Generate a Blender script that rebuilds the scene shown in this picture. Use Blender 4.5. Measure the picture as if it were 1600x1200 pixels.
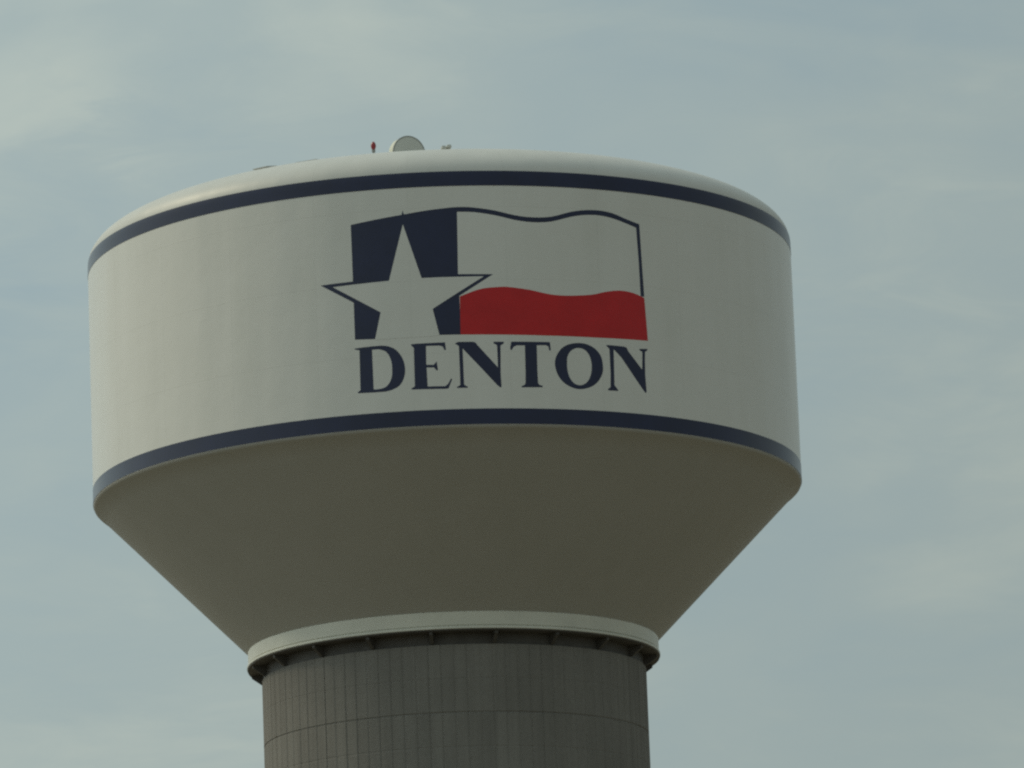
import bpy, bmesh, math, random
from mathutils import Matrix, Vector

random.seed(4)
scene = bpy.context.scene
for o in list(bpy.data.objects):
    bpy.data.objects.remove(o)

# ------------------------------------------------------------------ camera
CAM_D = 207.6            # metres from the tower's axis
cam_data = bpy.data.cameras.new('camera')
cam_data.sensor_width = 36.0
cam_data.lens = 215.63
cam_data.clip_start = 0.5
cam_data.clip_end = 20000
cam = bpy.data.objects.new('camera', cam_data)
scene.collection.objects.link(cam)
R_yaw = Matrix.Rotation(math.radians(-0.65064), 3, 'Z')
R_pitch = Matrix.Rotation(math.radians(12.09887), 3, 'X')
R_roll = Matrix.Rotation(math.radians(2.17782), 3, 'Y')
Rm = R_yaw @ R_pitch @ R_roll @ Matrix.Rotation(math.radians(90), 3, 'X')
M = Rm.to_4x4()
M.translation = Vector((0, -CAM_D, 1.6))
cam.matrix_world = M
scene.camera = cam

# ------------------------------------------------------------------ light
SUN_EL = math.radians(42)
SUN_AZ = math.radians(-75)      # 0 = +Y (behind the tower), negative = to the left
sd = Vector((math.sin(SUN_AZ) * math.cos(SUN_EL), math.cos(SUN_AZ) * math.cos(SUN_EL), math.sin(SUN_EL)))
sun_data = bpy.data.lights.new('sun', 'SUN')
sun_data.energy = 1.05
sun_data.angle = math.radians(14)
sun_data.color = (1.0, 0.87, 0.60)
sun = bpy.data.objects.new('sun', sun_data)
scene.collection.objects.link(sun)
sun.rotation_euler = (-sd).to_track_quat('-Z', 'Y').to_euler()
sun.location = (-80, 0, 120)

world = bpy.data.worlds.new('World')
scene.world = world
world.use_nodes = True
nt = world.node_tree
nt.nodes.clear()
def N(tree, kind, **kw):
    n = tree.nodes.new(kind)
    for k, v in kw.items():
        setattr(n, k, v)
    return n
def mathn(tree, op, a, b=None, c=None):
    n = N(tree, 'ShaderNodeMath', operation=op)
    for i, v in enumerate((a, b, c)):
        if v is None: continue
        if isinstance(v, (int, float)): n.inputs[i].default_value = v
        else: tree.links.new(v, n.inputs[i])
    return n.outputs[0]
def mixc(tree, f, a, b, blend='MIX'):
    n = N(tree, 'ShaderNodeMix', data_type='RGBA', blend_type=blend)
    for s, v in ((n.inputs['Factor'], f), (n.inputs['A'], a), (n.inputs['B'], b)):
        if isinstance(v, (int, float)): s.default_value = v
        elif isinstance(v, tuple): s.default_value = (*v, 1)
        else: tree.links.new(v, s)
    return n.outputs['Result']
def ramp(tree, f, stops):
    n = N(tree, 'ShaderNodeValToRGB')
    cr = n.color_ramp
    while len(cr.elements) < len(stops): cr.elements.new(0.5)
    for e, (p, c) in zip(cr.elements, stops):
        e.position = p
        e.color = (*c, 1) if isinstance(c, tuple) else (c, c, c, 1)
    tree.links.new(f, n.inputs[0])
    return n.outputs[0]
def noise(tree, vec, scale, detail=4, rough=0.5, dist=0.0, sc=(1, 1, 1), rot=(0, 0, 0), loc=(0, 0, 0)):
    mp = N(tree, 'ShaderNodeMapping')
    mp.inputs['Scale'].default_value = sc
    mp.inputs['Rotation'].default_value = rot
    mp.inputs['Location'].default_value = loc
    tree.links.new(vec, mp.inputs['Vector'])
    n = N(tree, 'ShaderNodeTexNoise')
    n.inputs['Scale'].default_value = scale
    n.inputs['Detail'].default_value = detail
    n.inputs['Roughness'].default_value = rough
    n.inputs['Distortion'].default_value = dist
    tree.links.new(mp.outputs[0], n.inputs['Vector'])
    return n.outputs['Fac']

sky = N(nt, 'ShaderNodeTexSky', sky_type='NISHITA')
sky.sun_disc = False
sky.sun_elevation = SUN_EL
sky.sun_rotation = SUN_AZ
sky.air_density = 1.0
sky.dust_density = 2.0
tc = N(nt, 'ShaderNodeTexCoord')
gen = tc.outputs['Generated']
LOBES = [(-0.0829, 0.9642, 0.2517, 0.020, 0.05), (-0.062, 0.9645, 0.2572, 0.008, 0.08), (-0.046, 0.965, 0.257, 0.03, 0.05),
         (0.0328, 0.9629, 0.2678, 0.035, -0.10), (0.0568, 0.9793, 0.1945, 0.03, -0.09),
         (-0.088, 0.972, 0.218, 0.014, -0.05)]
# a veil of high streaky cloud over the whole sky
n1 = noise(nt, gen, 8.0, 4, 0.5, 0.8, sc=(1.0, 1.0, 2.4), rot=(0, math.radians(-22), 0), loc=(0.35, 0, 0.1))
n2 = noise(nt, gen, 26.0, 6, 0.6, 0.8, sc=(1.0, 1.0, 3.4), rot=(0, math.radians(-28), 0), loc=(1.7, 0, 0.4))
n3 = noise(nt, gen, 90.0, 5, 0.6, 0.3, sc=(1.0, 1.0, 2.2), rot=(0, math.radians(-28), 0))
nn = mathn(nt, 'ADD', mathn(nt, 'MULTIPLY_ADD', n1, 0.56, 0.03), mathn(nt, 'ADD', mathn(nt, 'MULTIPLY', n2, 0.24), mathn(nt, 'MULTIPLY_ADD', n3, 0.05, 0.045)))
# thicker wisps and thinner gaps of the veil, each in its own direction of the sky
for dx, dy, dz, size, amp in LOBES:
    dn = N(nt, 'ShaderNodeVectorMath', operation='DISTANCE')
    wob = N(nt, 'ShaderNodeVectorMath', operation='MULTIPLY_ADD')
    cmb = N(nt, 'ShaderNodeCombineXYZ')
    nt.links.new(n1, cmb.inputs[0]); nt.links.new(n2, cmb.inputs[2])
    nt.links.new(cmb.outputs[0], wob.inputs[0]); wob.inputs[1].default_value = (0.06, 0, 0.06)
    nt.links.new(gen, wob.inputs[2])
    nt.links.new(wob.outputs[0], dn.inputs[0])
    dn.inputs[1].default_value = (dx + 0.03, dy, dz + 0.03)
    fall = mathn(nt, 'MULTIPLY', dn.outputs['Value'], 1 / size)
    fall = mathn(nt, 'POWER', 2.718, mathn(nt, 'MULTIPLY', mathn(nt, 'MULTIPLY', fall, fall), -1))
    nn = mathn(nt, 'MULTIPLY_ADD', fall, amp, nn)
# cloud brightness rises towards the sun's side
dot = N(nt, 'ShaderNodeVectorMath', operation='DOT_PRODUCT')
nt.links.new(gen, dot.inputs[0])
dot.inputs[1].default_value = (sd.x, sd.y, sd.z)
tow = mathn(nt, 'MULTIPLY_ADD', dot.outputs['Value'], 0.5, 0.5)
cover = ramp(nt, nn, [(0.30, 0.80), (0.66, 1.0)])
thick = ramp(nt, nn, [(0.30, (2.30, 2.96, 2.96)), (0.50, (2.72, 3.28, 3.14)), (0.72, (3.65, 4.05, 3.62))])
side = ramp(nt, tow, [(0.0, 0.62), (0.45, 0.90), (0.62, 1.08), (1.0, 2.1)])
cloud = mixc(nt, 1.0, thick, side, 'MULTIPLY')
skycol = mixc(nt, cover, sky.outputs[0], cloud)
bg = N(nt, 'ShaderNodeBackground')
bg.inputs['Strength'].default_value = 0.11
nt.links.new(skycol, bg.inputs['Color'])
wo = N(nt, 'ShaderNodeOutputWorld')
nt.links.new(bg.outputs[0], wo.inputs['Surface'])

scene.view_settings.view_transform = 'Standard'
scene.view_settings.look = 'None'
scene.view_settings.exposure = 0.0
scene.view_settings.gamma = 1.0
scene.cycles.filter_width = 2.3
scene.cycles.max_bounces = 6
scene.cycles.use_denoising = False

# ------------------------------------------------------------------ materials
def new_mat(name, rough=0.5, spec=0.5):
    m = bpy.data.materials.new(name)
    m.use_nodes = True
    t = m.node_tree
    b = t.nodes['Principled BSDF']
    b.inputs['Roughness'].default_value = rough
    b.inputs['Specular IOR Level'].default_value = spec
    return m, t, b
def plain(name, col, rough=0.5, spec=0.5, var=0.08, scale=1.5):
    m, t, b = new_mat(name, rough, spec)
    c = N(t, 'ShaderNodeTexCoord').outputs['Object']
    f = noise(t, c, scale, 5, 0.6)
    lo = tuple(x * (1 - var) for x in col); hi = tuple(min(1, x * (1 + var)) for x in col)
    t.links.new(ramp(t, f, [(0.3, lo), (0.7, hi)]), b.inputs['Base Color'])
    return m
def angle_of(t, vec):
    s = N(t, 'ShaderNodeSeparateXYZ'); t.links.new(vec, s.inputs[0])
    return mathn(t, 'ARCTAN2', s.outputs['Y'], s.outputs['X']), s.outputs['Z']

def tank_paint(name, col, seams=True, rough=0.27):
    """Satin tank enamel over butt-welded plates that are slightly out of true, with faint rain streaks."""
    m, t, b = new_mat(name, rough, 0.5)
    c = N(t, 'ShaderNodeTexCoord').outputs['Object']
    streak = noise(t, c, 1.0, 5, 0.6, sc=(1.1, 1.1, 0.16))
    blot = noise(t, c, 0.28, 4, 0.55)
    dirt = mathn(t, 'ADD', mathn(t, 'MULTIPLY', streak, 0.55), mathn(t, 'MULTIPLY', blot, 0.45))
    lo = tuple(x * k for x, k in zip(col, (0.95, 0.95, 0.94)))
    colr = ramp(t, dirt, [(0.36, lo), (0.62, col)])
    ang, z = angle_of(t, c)
    if seams:
        # vertical butt welds every 15 degrees
        fr = mathn(t, 'FRACT', mathn(t, 'MULTIPLY_ADD', ang, 12 / math.pi, 100.31))
        d = mathn(t, 'ABSOLUTE', mathn(t, 'SUBTRACT', fr, 0.5))
        seam = mathn(t, 'GREATER_THAN', d, 0.494)
        fz = mathn(t, 'FRACT', mathn(t, 'MULTIPLY_ADD', z, 1 / 2.44, 0.71))
        dz = mathn(t, 'ABSOLUTE', mathn(t, 'SUBTRACT', fz, 0.5))
        seamz = mathn(t, 'GREATER_THAN', dz, 0.493)
        allseam = mathn(t, 'MAXIMUM', seam, seamz)
        colr = mixc(t, mathn(t, 'MULTIPLY', allseam, 0.07), colr, tuple(x * 0.55 for x in col))
        wav = noise(t, c, 1.0, 2, 0.4, sc=(0.42, 0.42, 0.03), loc=(3.3, 0, 0))
        wav2 = noise(t, c, 1.0, 3, 0.5, sc=(0.5, 0.5, 0.5))
        hgt = mathn(t, 'ADD', mathn(t, 'MULTIPLY', wav, 1.0), mathn(t, 'MULTIPLY_ADD', wav2, 0.25, mathn(t, 'MULTIPLY', allseam, 0.008)))
        bp = N(t, 'ShaderNodeBump')
        bp.inputs['Strength'].default_value = 0.35
        bp.inputs['Distance'].default_value = 0.35
        t.links.new(hgt, bp.inputs['Height'])
        t.links.new(bp.outputs[0], b.inputs['Normal'])
    t.links.new(colr, b.inputs['Base Color'])
    return m

WHITE = (0.76, 0.745, 0.71)
m_white = tank_paint('tank white enamel', WHITE)
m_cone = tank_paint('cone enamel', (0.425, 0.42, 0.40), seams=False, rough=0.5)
m_roof = tank_paint('roof enamel', (0.66, 0.65, 0.62), rough=0.45)
m_navy = plain('navy sign paint', (0.012, 0.016, 0.056), 0.24, 0.5, 0.18, 0.8)
m_red = plain('red sign paint', (0.56, 0.016, 0.020), 0.38, 0.4, 0.10, 0.9)
m_collar = plain('collar enamel', (0.70, 0.69, 0.61), 0.4, 0.5, 0.08, 0.7)
m_dark = plain('steel with painted shade', (0.085, 0.08, 0.075), 0.6, 0.4, 0.2)  # steel colour darkened to carry the shade under the collar
m_shroud = plain('cream fibreglass', (0.70, 0.69, 0.58), 0.5, 0.4, 0.04)
m_radome = plain('grey radome fabric', (0.60, 0.61, 0.57), 0.7, 0.3, 0.04)
m_steel = plain('galvanised steel', (0.33, 0.34, 0.34), 0.45, 0.5, 0.12, 6)
m_rim = plain('grey rim band', (0.30, 0.31, 0.30), 0.5, 0.5, 0.1)
m_lens = plain('red beacon lens', (0.30, 0.035, 0.045), 0.2, 0.5, 0.05)
m_hatch = plain('roof hatch paint', (0.56, 0.55, 0.52), 0.5, 0.5, 0.1)

# board-formed concrete
m_conc, t, b = new_mat('board formed concrete', 0.9, 0.25)
c = N(t, 'ShaderNodeTexCoord').outputs['Object']
ang, z = angle_of(t, c)
big = noise(t, c, 0.35, 5, 0.6)
grit = noise(t, c, 7.0, 6, 0.7)
drip = noise(t, c, 1.0, 5, 0.6, sc=(3.0, 3.0, 0.16))
pid = mathn(t, 'FLOOR', mathn(t, 'MULTIPLY', ang, 30 / math.pi))
pz = mathn(t, 'FLOOR', mathn(t, 'MULTIPLY', mathn(t, 'SUBTRACT', z, 33.64), 1 / 2.3))
wn = N(t, 'ShaderNodeTexWhiteNoise', noise_dimensions='2D')
cb = N(t, 'ShaderNodeCombineXYZ'); t.links.new(pid, cb.inputs[0]); t.links.new(pz, cb.inputs[1])
t.links.new(cb.outputs[0], wn.inputs['Vector'])
v = mathn(t, 'ADD', mathn(t, 'ADD', mathn(t, 'MULTIPLY', big, 0.35), mathn(t, 'MULTIPLY', grit, 0.25)),
          mathn(t, 'ADD', mathn(t, 'MULTIPLY', drip, 0.35), mathn(t, 'MULTIPLY', wn.outputs['Value'], 0.10)))
colr = ramp(t, v, [(0.34, (0.172, 0.165, 0.154)), (0.52, (0.215, 0.206, 0.192)), (0.70, (0.262, 0.252, 0.235))])
t.links.new(colr, b.inputs['Base Color'])
bp = N(t, 'ShaderNodeBump'); bp.inputs['Strength'].default_value = 0.5; bp.inputs['Distance'].default_value = 0.03
t.links.new(grit, bp.inputs['Height']); t.links.new(bp.outputs[0], b.inputs['Normal'])

m_ground, t, b = new_mat('dry grass ground', 0.95, 0.1)
c = N(t, 'ShaderNodeTexCoord').outputs['Object']
g1 = noise(t, c, 0.03, 6, 0.65); g2 = noise(t, c, 2.0, 6, 0.7)
t.links.new(ramp(t, mathn(t, 'ADD', mathn(t, 'MULTIPLY', g1, 0.6), mathn(t, 'MULTIPLY', g2, 0.4)),
            [(0.35, (0.15, 0.13, 0.085)), (0.55, (0.23, 0.195, 0.14)), (0.7, (0.32, 0.27, 0.21))]), b.inputs['Base Color'])

# ------------------------------------------------------------------ builders
def link(name, bm, mat, parent=None, smooth=True, autoang=None):
    me = bpy.data.meshes.new(name)
    bm.normal_update()
    bm.to_mesh(me); bm.free()
    me.materials.append(mat)
    for p in me.polygons: p.use_smooth = smooth
    if smooth and autoang:
        me.set_sharp_from_angle(angle=math.radians(autoang))
    o = bpy.data.objects.new(name, me)
    scene.collection.objects.link(o)
    if parent: o.parent = parent
    return o
def tag(o, label=None, cat=None, group=None, kind=None):
    if label: o['label'] = label
    if cat: o['category'] = cat
    if group: o['group'] = group
    if kind: o['kind'] = kind
    return o
def empty(name, loc):
    o = bpy.data.objects.new(name, None)
    scene.collection.objects.link(o); o.location = loc
    return o
def lathe(prof, seg=360, a0=0.0, closed=False, bm=None, M=None):
    """revolve a (radius, z) profile about Z"""
    bm = bm or bmesh.new()
    rings = []
    for r, z in prof:
        if r < 1e-6:
            rings.append([bm.verts.new((0, 0, z))])
        else:
            rings.append([bm.verts.new((r * math.cos(2 * math.pi * i / seg + a0), r * math.sin(2 * math.pi * i / seg + a0), z)) for i in range(seg)])
    prs = list(zip(rings, rings[1:]))
    if closed: prs.append((rings[-1], rings[0]))
    for A, B in prs:
        for i in range(seg):
            j = (i + 1) % seg
            vs = [A[i % len(A)], A[j % len(A)], B[j % len(B)], B[i % len(B)]]
            vs = list(dict.fromkeys(vs))
            if len(vs) > 2: bm.faces.new(vs)
    bmesh.ops.recalc_face_normals(bm, faces=bm.faces)
    if M is not None: bmesh.ops.transform(bm, matrix=M, verts=[v for r in rings for v in r])
    return bm
def box(bm, c, s, rotz=0.0, bev=0.0):
    g = bmesh.ops.create_cube(bm, size=1.0)
    vs = g['verts']
    bmesh.ops.scale(bm, vec=s, verts=vs)
    if bev:
        es = list({e for v in vs for e in v.link_edges})
        r = bmesh.ops.bevel(bm, geom=es, offset=bev, segments=2, affect='EDGES')
        vs = list({v for v in r['verts']} | {v for v in vs if v.is_valid})
    bmesh.ops.rotate(bm, cent=(0, 0, 0), matrix=Matrix.Rotation(rotz, 3, 'Z'), verts=vs)
    bmesh.ops.translate(bm, vec=c, verts=vs)
    return bm

# ------------------------------------------------------------------ setting
bm = bmesh.new()
bmesh.ops.create_grid(bm, x_segments=40, y_segments=40, size=6000)
tag(link('ground', bm, m_ground, smooth=False), kind='structure')

# ------------------------------------------------------------------ water tower
R = 12.2
Z_LOW0, Z_LOW1 = 42.205, 42.721      # lower painted band
Z_UP0, Z_UP1 = 50.205, 50.706        # upper painted band
Z_SPRING = 50.462                    # where the wall starts to round into the roof
ROOF_H, ROOF_N = 0.18 * R, 2.6
tower = empty('water_tower', (0, 0, 0))
tag(tower, 'big white water tower tank with navy bands on a grey concrete column', 'water tower')

def roof_z(r):
    return Z_SPRING + ROOF_H * max(0.0, 1 - (r / R) ** ROOF_N) ** (1 / ROOF_N)
def roof_prof(t):
    r = R * (1 - t ** 2.2)
    return (r, roof_z(r))

wall = link('tank_wall', lathe([(R, 42.195), (R, 43), (R, 44.5), (R, 46), (R, 47.5), (R, 49), (R, Z_SPRING)]), m_white, tower)
roof = link('roof', lathe([roof_prof(k / 60) for k in range(61)]), m_roof, tower)
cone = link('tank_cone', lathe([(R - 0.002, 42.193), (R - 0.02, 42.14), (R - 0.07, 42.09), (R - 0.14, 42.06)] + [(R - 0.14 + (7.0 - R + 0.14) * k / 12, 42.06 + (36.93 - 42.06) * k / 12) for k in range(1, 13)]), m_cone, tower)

def band_on(profile, name, parent, th=0.008):
    pts = []
    for i, (r, z) in enumerate(profile):
        a = profile[max(0, i - 1)]; b_ = profile[min(len(profile) - 1, i + 1)]
        dr, dz = b_[0] - a[0], b_[1] - a[1]
        L = math.hypot(dr, dz)
        pts.append((r + th * dz / L, z - th * dr / L))
    return link(name, lathe(pts), m_navy, parent)
low = band_on([(R, Z_LOW0), (R, (Z_LOW0 + Z_LOW1) / 2), (R, Z_LOW1)], 'painted_band', wall)
up_pts = [(R, Z_UP0), (R, Z_UP0 + 0.13), (R, Z_SPRING)]
t_ = 0.0
while True:
    t_ += 0.002
    r_, z_ = roof_prof(t_)
    if z_ > Z_UP1: break
    if z_ - up_pts[-1][1] > 0.03: up_pts.append((r_, z_))
up = band_on(up_pts + [(r_, Z_UP1)], 'painted_band', wall)
tag(low, 'navy band painted around the bottom of the tank wall')
tag(up, 'navy band painted around the top of the tank wall')

# painted emblem and name: outlines in metres round the wall (s) and height (z)
PAINT = {
'D': [[(-2.897,44.935),(-2.309,44.96),(-2.009,44.961),(-1.949,44.954),(-1.863,44.942),(-1.778,44.922),(-1.7,44.892),(-1.622,44.853),(-1.551,44.806),(-1.489,44.748),(-1.434,44.682),(-1.386,44.612),(-1.345,44.542),(-1.312,44.468),(-1.285,44.389),(-1.264,44.302),(-1.25,44.21),(-1.245,44.119),(-1.25,44.029),(-1.264,43.94),(-1.287,43.855),(-1.319,43.773),(-1.361,43.695),(-1.409,43.628),(-1.463,43.576),(-1.524,43.535),(-1.595,43.5),(-1.677,43.468),(-1.769,43.442),(-1.861,43.424),(-1.96,43.416),(-2.058,43.416),(-2.127,43.416),(-2.36,43.417),(-2.835,43.432),(-2.844,43.466),(-2.748,43.525),(-2.738,44.861),(-2.889,44.898)],[(-2.319,44.844),(-2.079,44.843),(-2.021,44.823),(-1.939,44.794),(-1.867,44.754),(-1.816,44.7),(-1.774,44.636),(-1.74,44.568),(-1.714,44.497),(-1.695,44.423),(-1.682,44.347),(-1.674,44.27),(-1.672,44.191),(-1.673,44.112),(-1.676,44.033),(-1.683,43.955),(-1.697,43.88),(-1.72,43.81),(-1.751,43.744),(-1.786,43.686),(-1.826,43.636),(-1.871,43.595),(-1.923,43.562),(-1.992,43.539),(-2.069,43.525),(-2.123,43.516),(-2.306,43.516)]],
'E': [[(-1.037,44.936),(-0.889,44.952),(0.086,44.959),(0.11,44.708),(0.06,44.699),(0.006,44.822),(-0.107,44.856),(-0.538,44.861),(-0.55,44.233),(-0.309,44.222),(-0.207,44.335),(-0.175,44.033),(-0.233,44.042),(-0.302,44.132),(-0.543,44.143),(-0.529,43.508),(0.041,43.498),(0.142,43.571),(0.239,43.745),(0.278,43.724),(0.153,43.421),(0.071,43.407),(-1.055,43.431),(-1.063,43.468),(-0.947,43.535),(-0.939,44.821),(-1.021,44.902)]],
'N': [[(0.416,44.917),(0.517,44.96),(1.017,44.953),(1.083,44.925),(1.157,44.821),(1.79,44.088),(1.788,44.815),(1.752,44.856),(1.67,44.889),(1.681,44.946),(2.014,44.945),(2.016,44.895),(1.965,44.86),(1.901,44.82),(1.873,43.883),(1.885,43.429),(1.833,43.422),(1.735,43.509),(1.435,43.852),(0.653,44.736),(0.655,44.581),(0.658,43.809),(0.662,43.525),(0.775,43.461),(0.778,43.421),(0.423,43.423),(0.419,43.453),(0.533,43.517),(0.539,43.812),(0.534,44.812),(0.491,44.854),(0.421,44.888)]],
'T': [[(2.262,44.948),(3.566,44.956),(3.587,44.683),(3.535,44.668),(3.506,44.813),(3.426,44.848),(3.114,44.84),(3.103,43.984),(3.11,43.575),(3.154,43.512),(3.268,43.487),(3.25,43.437),(2.555,43.422),(2.546,43.46),(2.65,43.507),(2.686,43.557),(2.702,43.978),(2.712,44.827),(2.439,44.824),(2.335,44.777),(2.267,44.668),(2.225,44.683),(2.221,44.759)]],
'O': [[(3.712,44.181),(3.71,44.253),(3.715,44.322),(3.729,44.389),(3.751,44.456),(3.784,44.526),(3.826,44.597),(3.875,44.664),(3.926,44.724),(3.981,44.774),(4.039,44.817),(4.102,44.854),(4.17,44.886),(4.243,44.912),(4.321,44.933),(4.402,44.949),(4.483,44.959),(4.567,44.964),(4.652,44.965),(4.738,44.959),(4.821,44.945),(4.903,44.923),(4.985,44.894),(5.063,44.857),(5.134,44.814),(5.197,44.763),(5.255,44.706),(5.305,44.642),(5.346,44.575),(5.375,44.5),(5.394,44.419),(5.405,44.337),(5.411,44.259),(5.414,44.187),(5.411,44.119),(5.401,44.052),(5.382,43.983),(5.35,43.91),(5.309,43.835),(5.26,43.763),(5.208,43.699),(5.152,43.644),(5.092,43.595),(5.026,43.552),(4.954,43.515),(4.873,43.481),(4.785,43.453),(4.696,43.431),(4.61,43.418),(4.53,43.414),(4.452,43.418),(4.376,43.431),(4.3,43.451),(4.222,43.479),(4.142,43.516),(4.066,43.561),(3.998,43.61),(3.938,43.666),(3.884,43.728),(3.837,43.795),(3.797,43.865),(3.765,43.941),(3.739,44.022),(3.722,44.104)],[(4.134,44.31),(4.137,44.366),(4.141,44.418),(4.15,44.467),(4.166,44.516),(4.191,44.567),(4.224,44.618),(4.262,44.665),(4.305,44.704),(4.354,44.737),(4.408,44.764),(4.466,44.783),(4.524,44.794),(4.585,44.795),(4.648,44.788),(4.709,44.772),(4.764,44.748),(4.812,44.716),(4.856,44.675),(4.894,44.627),(4.927,44.574),(4.954,44.513),(4.975,44.444),(4.99,44.372),(5.001,44.304),(5.005,44.239),(5.004,44.176),(4.999,44.113),(4.99,44.052),(4.978,43.992),(4.962,43.932),(4.942,43.874),(4.919,43.82),(4.892,43.77),(4.862,43.723),(4.828,43.68),(4.789,43.643),(4.745,43.611),(4.696,43.583),(4.644,43.561),(4.592,43.55),(4.538,43.547),(4.482,43.553),(4.428,43.568),(4.377,43.59),(4.332,43.623),(4.289,43.664),(4.251,43.712),(4.218,43.766),(4.191,43.827),(4.169,43.895),(4.152,43.966),(4.139,44.036),(4.132,44.106),(4.13,44.177),(4.131,44.246)]],
'N2': [[(5.563,44.954),(5.765,44.956),(6.226,44.948),(6.329,44.917),(6.401,44.786),(6.905,44.22),(6.939,44.784),(6.922,44.836),(6.83,44.871),(6.827,44.917),(7.145,44.945),(7.142,44.89),(7.05,44.84),(7.03,44.563),(7.018,44.057),(7.044,43.487),(7.001,43.444),(6.924,43.522),(6.597,43.931),(6.105,44.58),(5.835,44.824),(5.822,44.102),(5.81,43.622),(5.938,43.47),(5.944,43.432),(5.569,43.428),(5.566,43.474),(5.662,43.544),(5.683,44.002),(5.677,44.802),(5.647,44.864),(5.574,44.916)]],
'field': [[(-2.896,49.089),(-2.669,49.119),(-2.346,49.162),(-2.024,49.204),(-1.732,49.239),(-1.44,49.273),(-1.157,49.307),(-0.883,49.342),(-0.617,49.377),(-0.368,49.407),(-0.137,49.431),(0.077,49.45),(0.27,49.465),(0.434,49.478),(0.576,49.485),(0.721,49.488),(0.866,49.486),(1.012,49.479),(1.183,49.463),(1.394,49.436),(1.631,49.401),(1.867,49.36),(2.1,49.307),(2.333,49.248),(2.556,49.201),(2.763,49.171),(2.961,49.152),(3.16,49.145),(3.364,49.146),(3.571,49.16),(3.784,49.189),(4.015,49.247),(4.254,49.321),(4.472,49.384),(4.653,49.423),(4.812,49.45),(4.973,49.47),(5.141,49.486),(5.311,49.495),(5.481,49.496),(5.652,49.488),(5.824,49.471),(5.996,49.443),(6.171,49.398),(6.347,49.342),(6.522,49.289),(6.712,49.239),(6.901,49.193),(7.035,49.162),(7.065,48.126),(7.111,46.707),(6.968,46.704),(6.949,47.86),(6.9,49.031),(6.805,49.057),(6.668,49.096),(6.515,49.138),(6.349,49.182),(6.168,49.23),(5.988,49.27),(5.816,49.299),(5.644,49.319),(5.474,49.33),(5.304,49.331),(5.134,49.322),(4.966,49.306),(4.805,49.285),(4.645,49.255),(4.465,49.214),(4.246,49.153),(4.008,49.08),(3.777,49.024),(3.564,48.995),(3.358,48.981),(3.154,48.98),(2.954,48.99),(2.757,49.011),(2.55,49.043),(2.327,49.091),(2.094,49.149),(1.861,49.202),(1.628,49.244),(1.395,49.28),(1.177,49.307),(0.965,49.322),(0.767,49.327),(0.631,49.33),(0.592,47.272),(0.629,45.204),(-0.083,45.212),(-0.153,45.504),(-2.066,45.569),(-2.206,45.194),(-2.877,45.227),(-2.882,47.183)]],
'red': [[(0.626,46.478),(0.748,46.525),(0.92,46.592),(1.082,46.65),(1.204,46.688),(1.317,46.718),(1.443,46.742),(1.603,46.761),(1.778,46.774),(1.931,46.783),(2.03,46.79),(2.108,46.792),(2.229,46.784),(2.431,46.763),(2.678,46.733),(2.926,46.698),(3.162,46.653),(3.398,46.602),(3.627,46.563),(3.834,46.544),(4.034,46.537),(4.255,46.54),(4.53,46.556),(4.83,46.583),(5.096,46.617),(5.293,46.658),(5.453,46.704),(5.613,46.745),(5.787,46.781),(5.961,46.812),(6.136,46.83),(6.316,46.83),(6.497,46.818),(6.668,46.794),(6.838,46.752),(6.998,46.699),(7.109,46.661),(7.183,45.223),(5.288,45.181),(3.337,45.173),(1.029,45.196),(0.602,45.205)]],
'border': [[(-1.152,49.447),(-0.532,47.246),(1.739,47.211),(0.666,46.54),(-0.028,46.067),(-0.007,45.477),(-2.215,45.58),(-2.135,46.046),(-2.882,46.473),(-3.995,47.156),(-1.714,47.209)]],
'star': [[(-1.159,48.981),(-0.605,47.14),(1.436,47.142),(-0.279,46.092),(-0.084,45.197),(-0.394,45.181),(-1.909,45.167),(-2.207,45.172),(-1.99,46.074),(-3.576,47.055),(-1.679,47.109)]],
}
def painted(name, loops, mat, off, label=None):
    bm = bmesh.new()
    edges = []
    for lp in loops:
        vs = [bm.verts.new((s, z, 0)) for s, z in lp]
        edges += [bm.edges.new((vs[i], vs[(i + 1) % len(vs)])) for i in range(len(vs))]
    bmesh.ops.triangle_fill(bm, use_beauty=True, use_dissolve=False, edges=edges)
    xs = [v.co.x for v in bm.verts]
    x = math.floor(min(xs) / 0.15) * 0.15
    while x < max(xs):
        bmesh.ops.bisect_plane(bm, geom=bm.verts[:] + bm.edges[:] + bm.faces[:], plane_co=(x, 0, 0), plane_no=(1, 0, 0), dist=1e-5)
        x += 0.15
    for v in bm.verts:
        th = v.co.x / R; z = v.co.y
        v.co = ((R + off) * math.sin(th), -(R + off) * math.cos(th), z)
    bm.normal_update()
    for f in bm.faces:
        c = f.calc_center_median()
        if f.normal.x * c.x + f.normal.y * c.y < 0: f.normal_flip()
    o = link(name, bm, mat, wall)
    if label: o['label'] = label
    return o
painted('flag_field', PAINT['field'], m_navy, 0.002, 'navy flag field with its thin wavy outline')
painted('flag_stripe', PAINT['red'], m_red, 0.003, 'wavy red lower stripe of the painted flag')
painted('star_border', PAINT['border'], m_navy, 0.0035)
painted('star', PAINT['star'], m_white, 0.005, 'white five pointed star on the navy field')
for key, word in (('D', 'D'), ('E', 'E'), ('N', 'first N'), ('T', 'T'), ('O', 'O'), ('N2', 'last N')):
    painted('letter', PAINT[key], m_navy, 0.002, 'navy serif letter ' + word)

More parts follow.
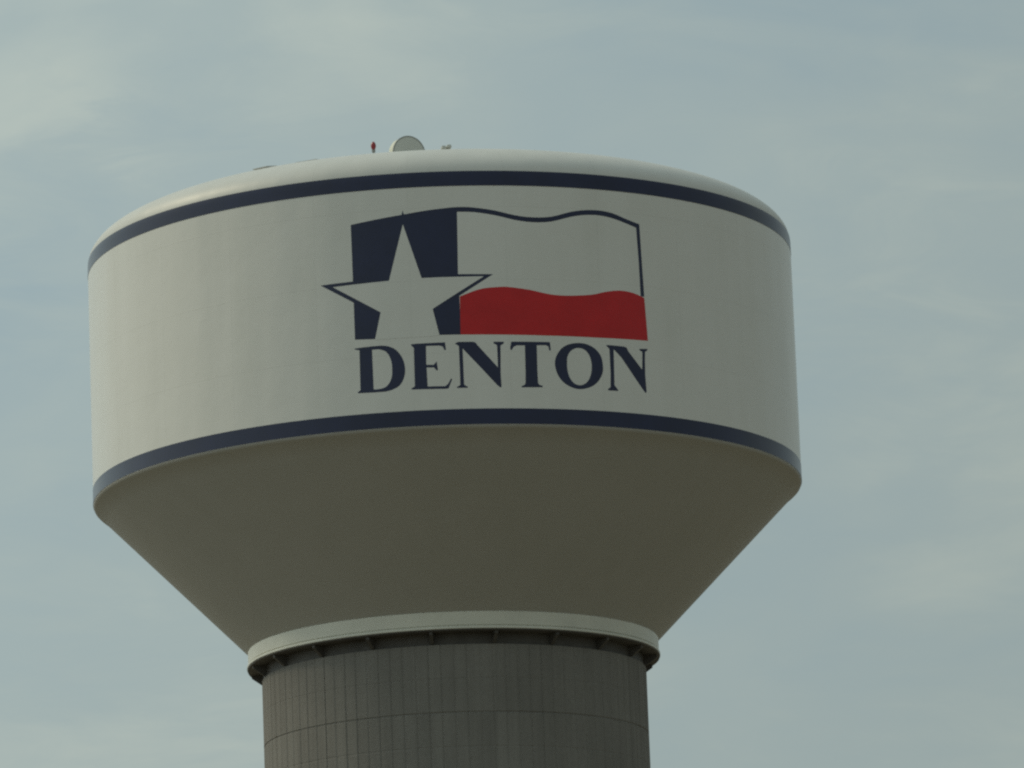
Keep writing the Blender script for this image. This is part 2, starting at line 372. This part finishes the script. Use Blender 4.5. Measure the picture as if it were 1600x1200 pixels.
# collar where the cone sits on the pedestal
RC, RP = 7.04, 6.585
link('collar', lathe([(6.98, 36.97), (RC - 0.03, 36.97), (RC, 36.94), (RC, 36.50), (RC - 0.035, 36.49), (RC - 0.035, 36.465),
                      (RC + 0.035, 36.455), (RC + 0.045, 36.44), (RC + 0.045, 36.38), (RC + 0.035, 36.37), (6.40, 36.37), (6.40, 36.97)], closed=True),
     m_collar, tower, autoang=40)
link('soffit', lathe([(RC + 0.033, 36.366), (RC + 0.02, 36.325), (RC - 0.05, 36.31), (RP - 0.05, 36.31)], 240), m_dark, tower, autoang=40)  # collar underside, its shade painted in as a dark colour
link('shade_ring', lathe([(RP - 0.06, 36.36), (RP - 0.06, 35.93)], 240), m_dark, tower)  # dark set-back ring added for the shade band below the collar
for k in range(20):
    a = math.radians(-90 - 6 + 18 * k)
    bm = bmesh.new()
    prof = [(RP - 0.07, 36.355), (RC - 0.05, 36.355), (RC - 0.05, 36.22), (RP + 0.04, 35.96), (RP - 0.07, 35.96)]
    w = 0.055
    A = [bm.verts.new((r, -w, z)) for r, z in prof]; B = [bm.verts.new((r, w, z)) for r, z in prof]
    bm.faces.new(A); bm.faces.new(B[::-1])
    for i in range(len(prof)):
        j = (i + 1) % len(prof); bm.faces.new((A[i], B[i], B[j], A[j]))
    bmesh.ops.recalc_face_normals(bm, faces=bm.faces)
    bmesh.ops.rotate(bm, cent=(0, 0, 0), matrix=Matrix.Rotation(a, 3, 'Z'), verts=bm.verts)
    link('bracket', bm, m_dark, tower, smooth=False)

# concrete pedestal: 60 form boards per lift, rustication grooves and pour joints modelled in the mesh
bm = bmesh.new()
NB = 96
angs = []
for i in range(NB):
    a = 2 * math.pi * i / NB + random.uniform(-0.002, 0.002)
    st = 2 * math.pi / NB
    gw = 0.0038
    g = random.choice((0.013, 0.015, 0.017))
    pr = random.uniform(-0.003, 0.003)
    angs += [(a, -g), (a + gw, -g), (a + gw * 1.6, pr)] + [(a + st * f, pr) for f in (0.3, 0.55, 0.8)] + [(a + st - gw * 1.2, pr)]
zs = [(35.925, 0)]
zj = 33.64
kj = 0
zs += [(34.81, 0), (34.80, -0.006), (34.78, -0.006), (34.77, 0)]
while zj > 0.5:
    dj = 0.022 if kj % 2 == 0 else 0.006
    zs += [(zj + 0.035, 0), (zj + 0.02, -dj), (zj - 0.02, -dj), (zj - 0.035, 0)]
    zj -= 1.15; kj += 1
zs += [(0.0, 0)]
rings = [[bm.verts.new(((RP + d + dz) * math.cos(a), (RP + d + dz) * math.sin(a), z)) for a, d in angs] for z, dz in zs]
inner = [bm.verts.new(((RP - 0.3) * math.cos(a), (RP - 0.3) * math.sin(a), 35.925)) for a, d in angs]
rings.insert(0, inner)
n = len(angs)
for A, B in zip(rings, rings[1:]):
    for i in range(n):
        j = (i + 1) % n
        bm.faces.new((A[i], B[i], B[j], A[j]))
bmesh.ops.recalc_face_normals(bm, faces=bm.faces)
link('pedestal', bm, m_conc, tower, smooth=False)

# low curbed hatches on the left shoulder of the roof
for x, y, ln, hh in ((-5.72, -7.91, 0.55, 0.10), (-4.21, -7.99, 0.75, 0.12)):
    r = math.hypot(x, y); a = math.atan2(y, x)
    bm = bmesh.new()
    box(bm, (0, 0, 0), (0.55, ln, 0.2 + hh * 0.5), 0, 0.02)
    box(bm, (0.0, 0, 0.1 + hh / 4 + 0.022), (0.59, ln + 0.05, 0.04), 0, 0.01)
    sl = math.atan2(roof_z(r - 0.2) - roof_z(r + 0.2), 0.4)
    bmesh.ops.rotate(bm, cent=(0, 0, 0), matrix=Matrix.Rotation(sl, 3, 'Y'), verts=bm.verts)
    bmesh.ops.rotate(bm, cent=(0, 0, 0), matrix=Matrix.Rotation(a, 3, 'Z'), verts=bm.verts)
    bmesh.ops.translate(bm, vec=(x, y, roof_z(r) - 0.09), verts=bm.verts)
    link('roof_hatch', bm, m_hatch, tower, smooth=False)

# ------------------------------------------------------------------ things standing on the roof
def tube(bm, p, q, r, seg=16):
    p, q = Vector(p), Vector(q); d = q - p
    Mx = Matrix.Translation(p) @ d.to_track_quat('Z', 'Y').to_matrix().to_4x4()
    return lathe([(0, 0), (r, 0), (r, d.length), (0, d.length)], seg, bm=bm, M=Mx)

# red obstruction light
lx, ly = -2.113, -4.668
beacon = empty('obstruction_light', (lx, ly, roof_z(math.hypot(lx, ly))))
tag(beacon, 'small red beacon light on a thin post on the roof, left of the antenna', 'beacon light')
bm = bmesh.new(); tube(bm, (0, 0, -0.05), (0, 0, 0.80), 0.022); lathe([(0, 0.012), (0.12, 0.012), (0.12, -0.04), (0, -0.04)], 20, bm=bm)
link('post', bm, m_steel, beacon, autoang=40)
bm = lathe([(0, 0.78), (0.05, 0.78), (0.065, 0.82), (0.065, 0.86), (0.05, 0.87), (0, 0.87)], 24)
link('lamp_base', bm, m_rim, beacon, autoang=40)
bm = lathe([(0.0, 0.872), (0.045, 0.872), (0.062, 0.90), (0.088, 0.98), (0.088, 1.03), (0.070, 1.10), (0.035, 1.15), (0, 1.165)], 24)
link('lens', bm, m_lens, beacon)

# shrouded microwave dish
ax, ay = -0.90, -4.16
dish = empty('drum_antenna', (ax, ay, roof_z(math.hypot(ax, ay))))
tag(dish, 'round drum shaped antenna with a flat grey face standing on the tank roof', 'antenna')
RD, CH = 0.60, 0.80
face_dir = Vector((0.50, -1.0, -0.04)).normalized()
Md = Matrix.Translation((0, 0, CH)) @ face_dir.to_track_quat('Z', 'Y').to_matrix().to_4x4()
bm = lathe([(0.0, -0.62), (0.14, -0.62), (0.40, -0.52), (RD - 0.03, -0.40), (RD, -0.37), (RD, 0.0), (RD - 0.02, 0.0), (RD - 0.02, -0.3), (0, -0.3)], 64, M=Md)
link('shroud', bm, m_shroud, dish, autoang=35)
bm = lathe([(0, 0.03), (0.3, 0.024), (RD - 0.03, 0.006), (RD - 0.019, -0.02), (0, -0.02)], 64, M=Md)
link('radome', bm, m_radome, dish, autoang=60)
bm = lathe([(RD - 0.018, 0.008), (RD + 0.014, 0.008), (RD + 0.014, -0.05), (RD + 0.001, -0.05), (RD + 0.001, 0.0), (RD - 0.018, 0.0)], 64, closed=True, M=Md)
link('rim', bm, m_rim, dish, autoang=35)
bm = bmesh.new()
back = Md @ Vector((0, 0, -0.66))
tube(bm, (back.x, back.y, -0.08), (back.x, back.y, CH + 0.35), 0.057, 20)
lathe([(0, 0.02), (0.2, 0.02), (0.2, -0.06), (0, -0.06)], 24, bm=bm, M=Matrix.Translation((back.x, back.y, 0.0)))
tube(bm, (back.x, back.y, CH), tuple(Md @ Vector((0, 0, -0.58))), 0.09, 20)
tube(bm, (back.x, back.y, CH - 0.3), tuple(Md @ Vector((0.38, 0, -0.42))), 0.02, 10)
link('mount_pipe', bm, m_steel, dish, autoang=40)

# small roof vent
vx, vy = 0.362, -5.478
vent = empty('roof_vent', (vx, vy, roof_z(math.hypot(vx, vy))))
tag(vent, 'small pale grey twin topped vent box on the tank roof, right of the round antenna', 'roof vent')
bm = bmesh.new(); box(bm, (0, 0, 0.29), (0.24, 0.24, 0.62), 0.15, 0.012)
link('vent_body', bm, m_shroud, vent, smooth=False)
for dx, h in ((-0.09, 0.70), (0.09, 0.73)):
    bm = bmesh.new(); box(bm, (dx, 0, h - 0.04), (0.15, 0.30, 0.11), 0.15, 0.02)
    link('vent_cap', bm, m_radome, vent, smooth=False)
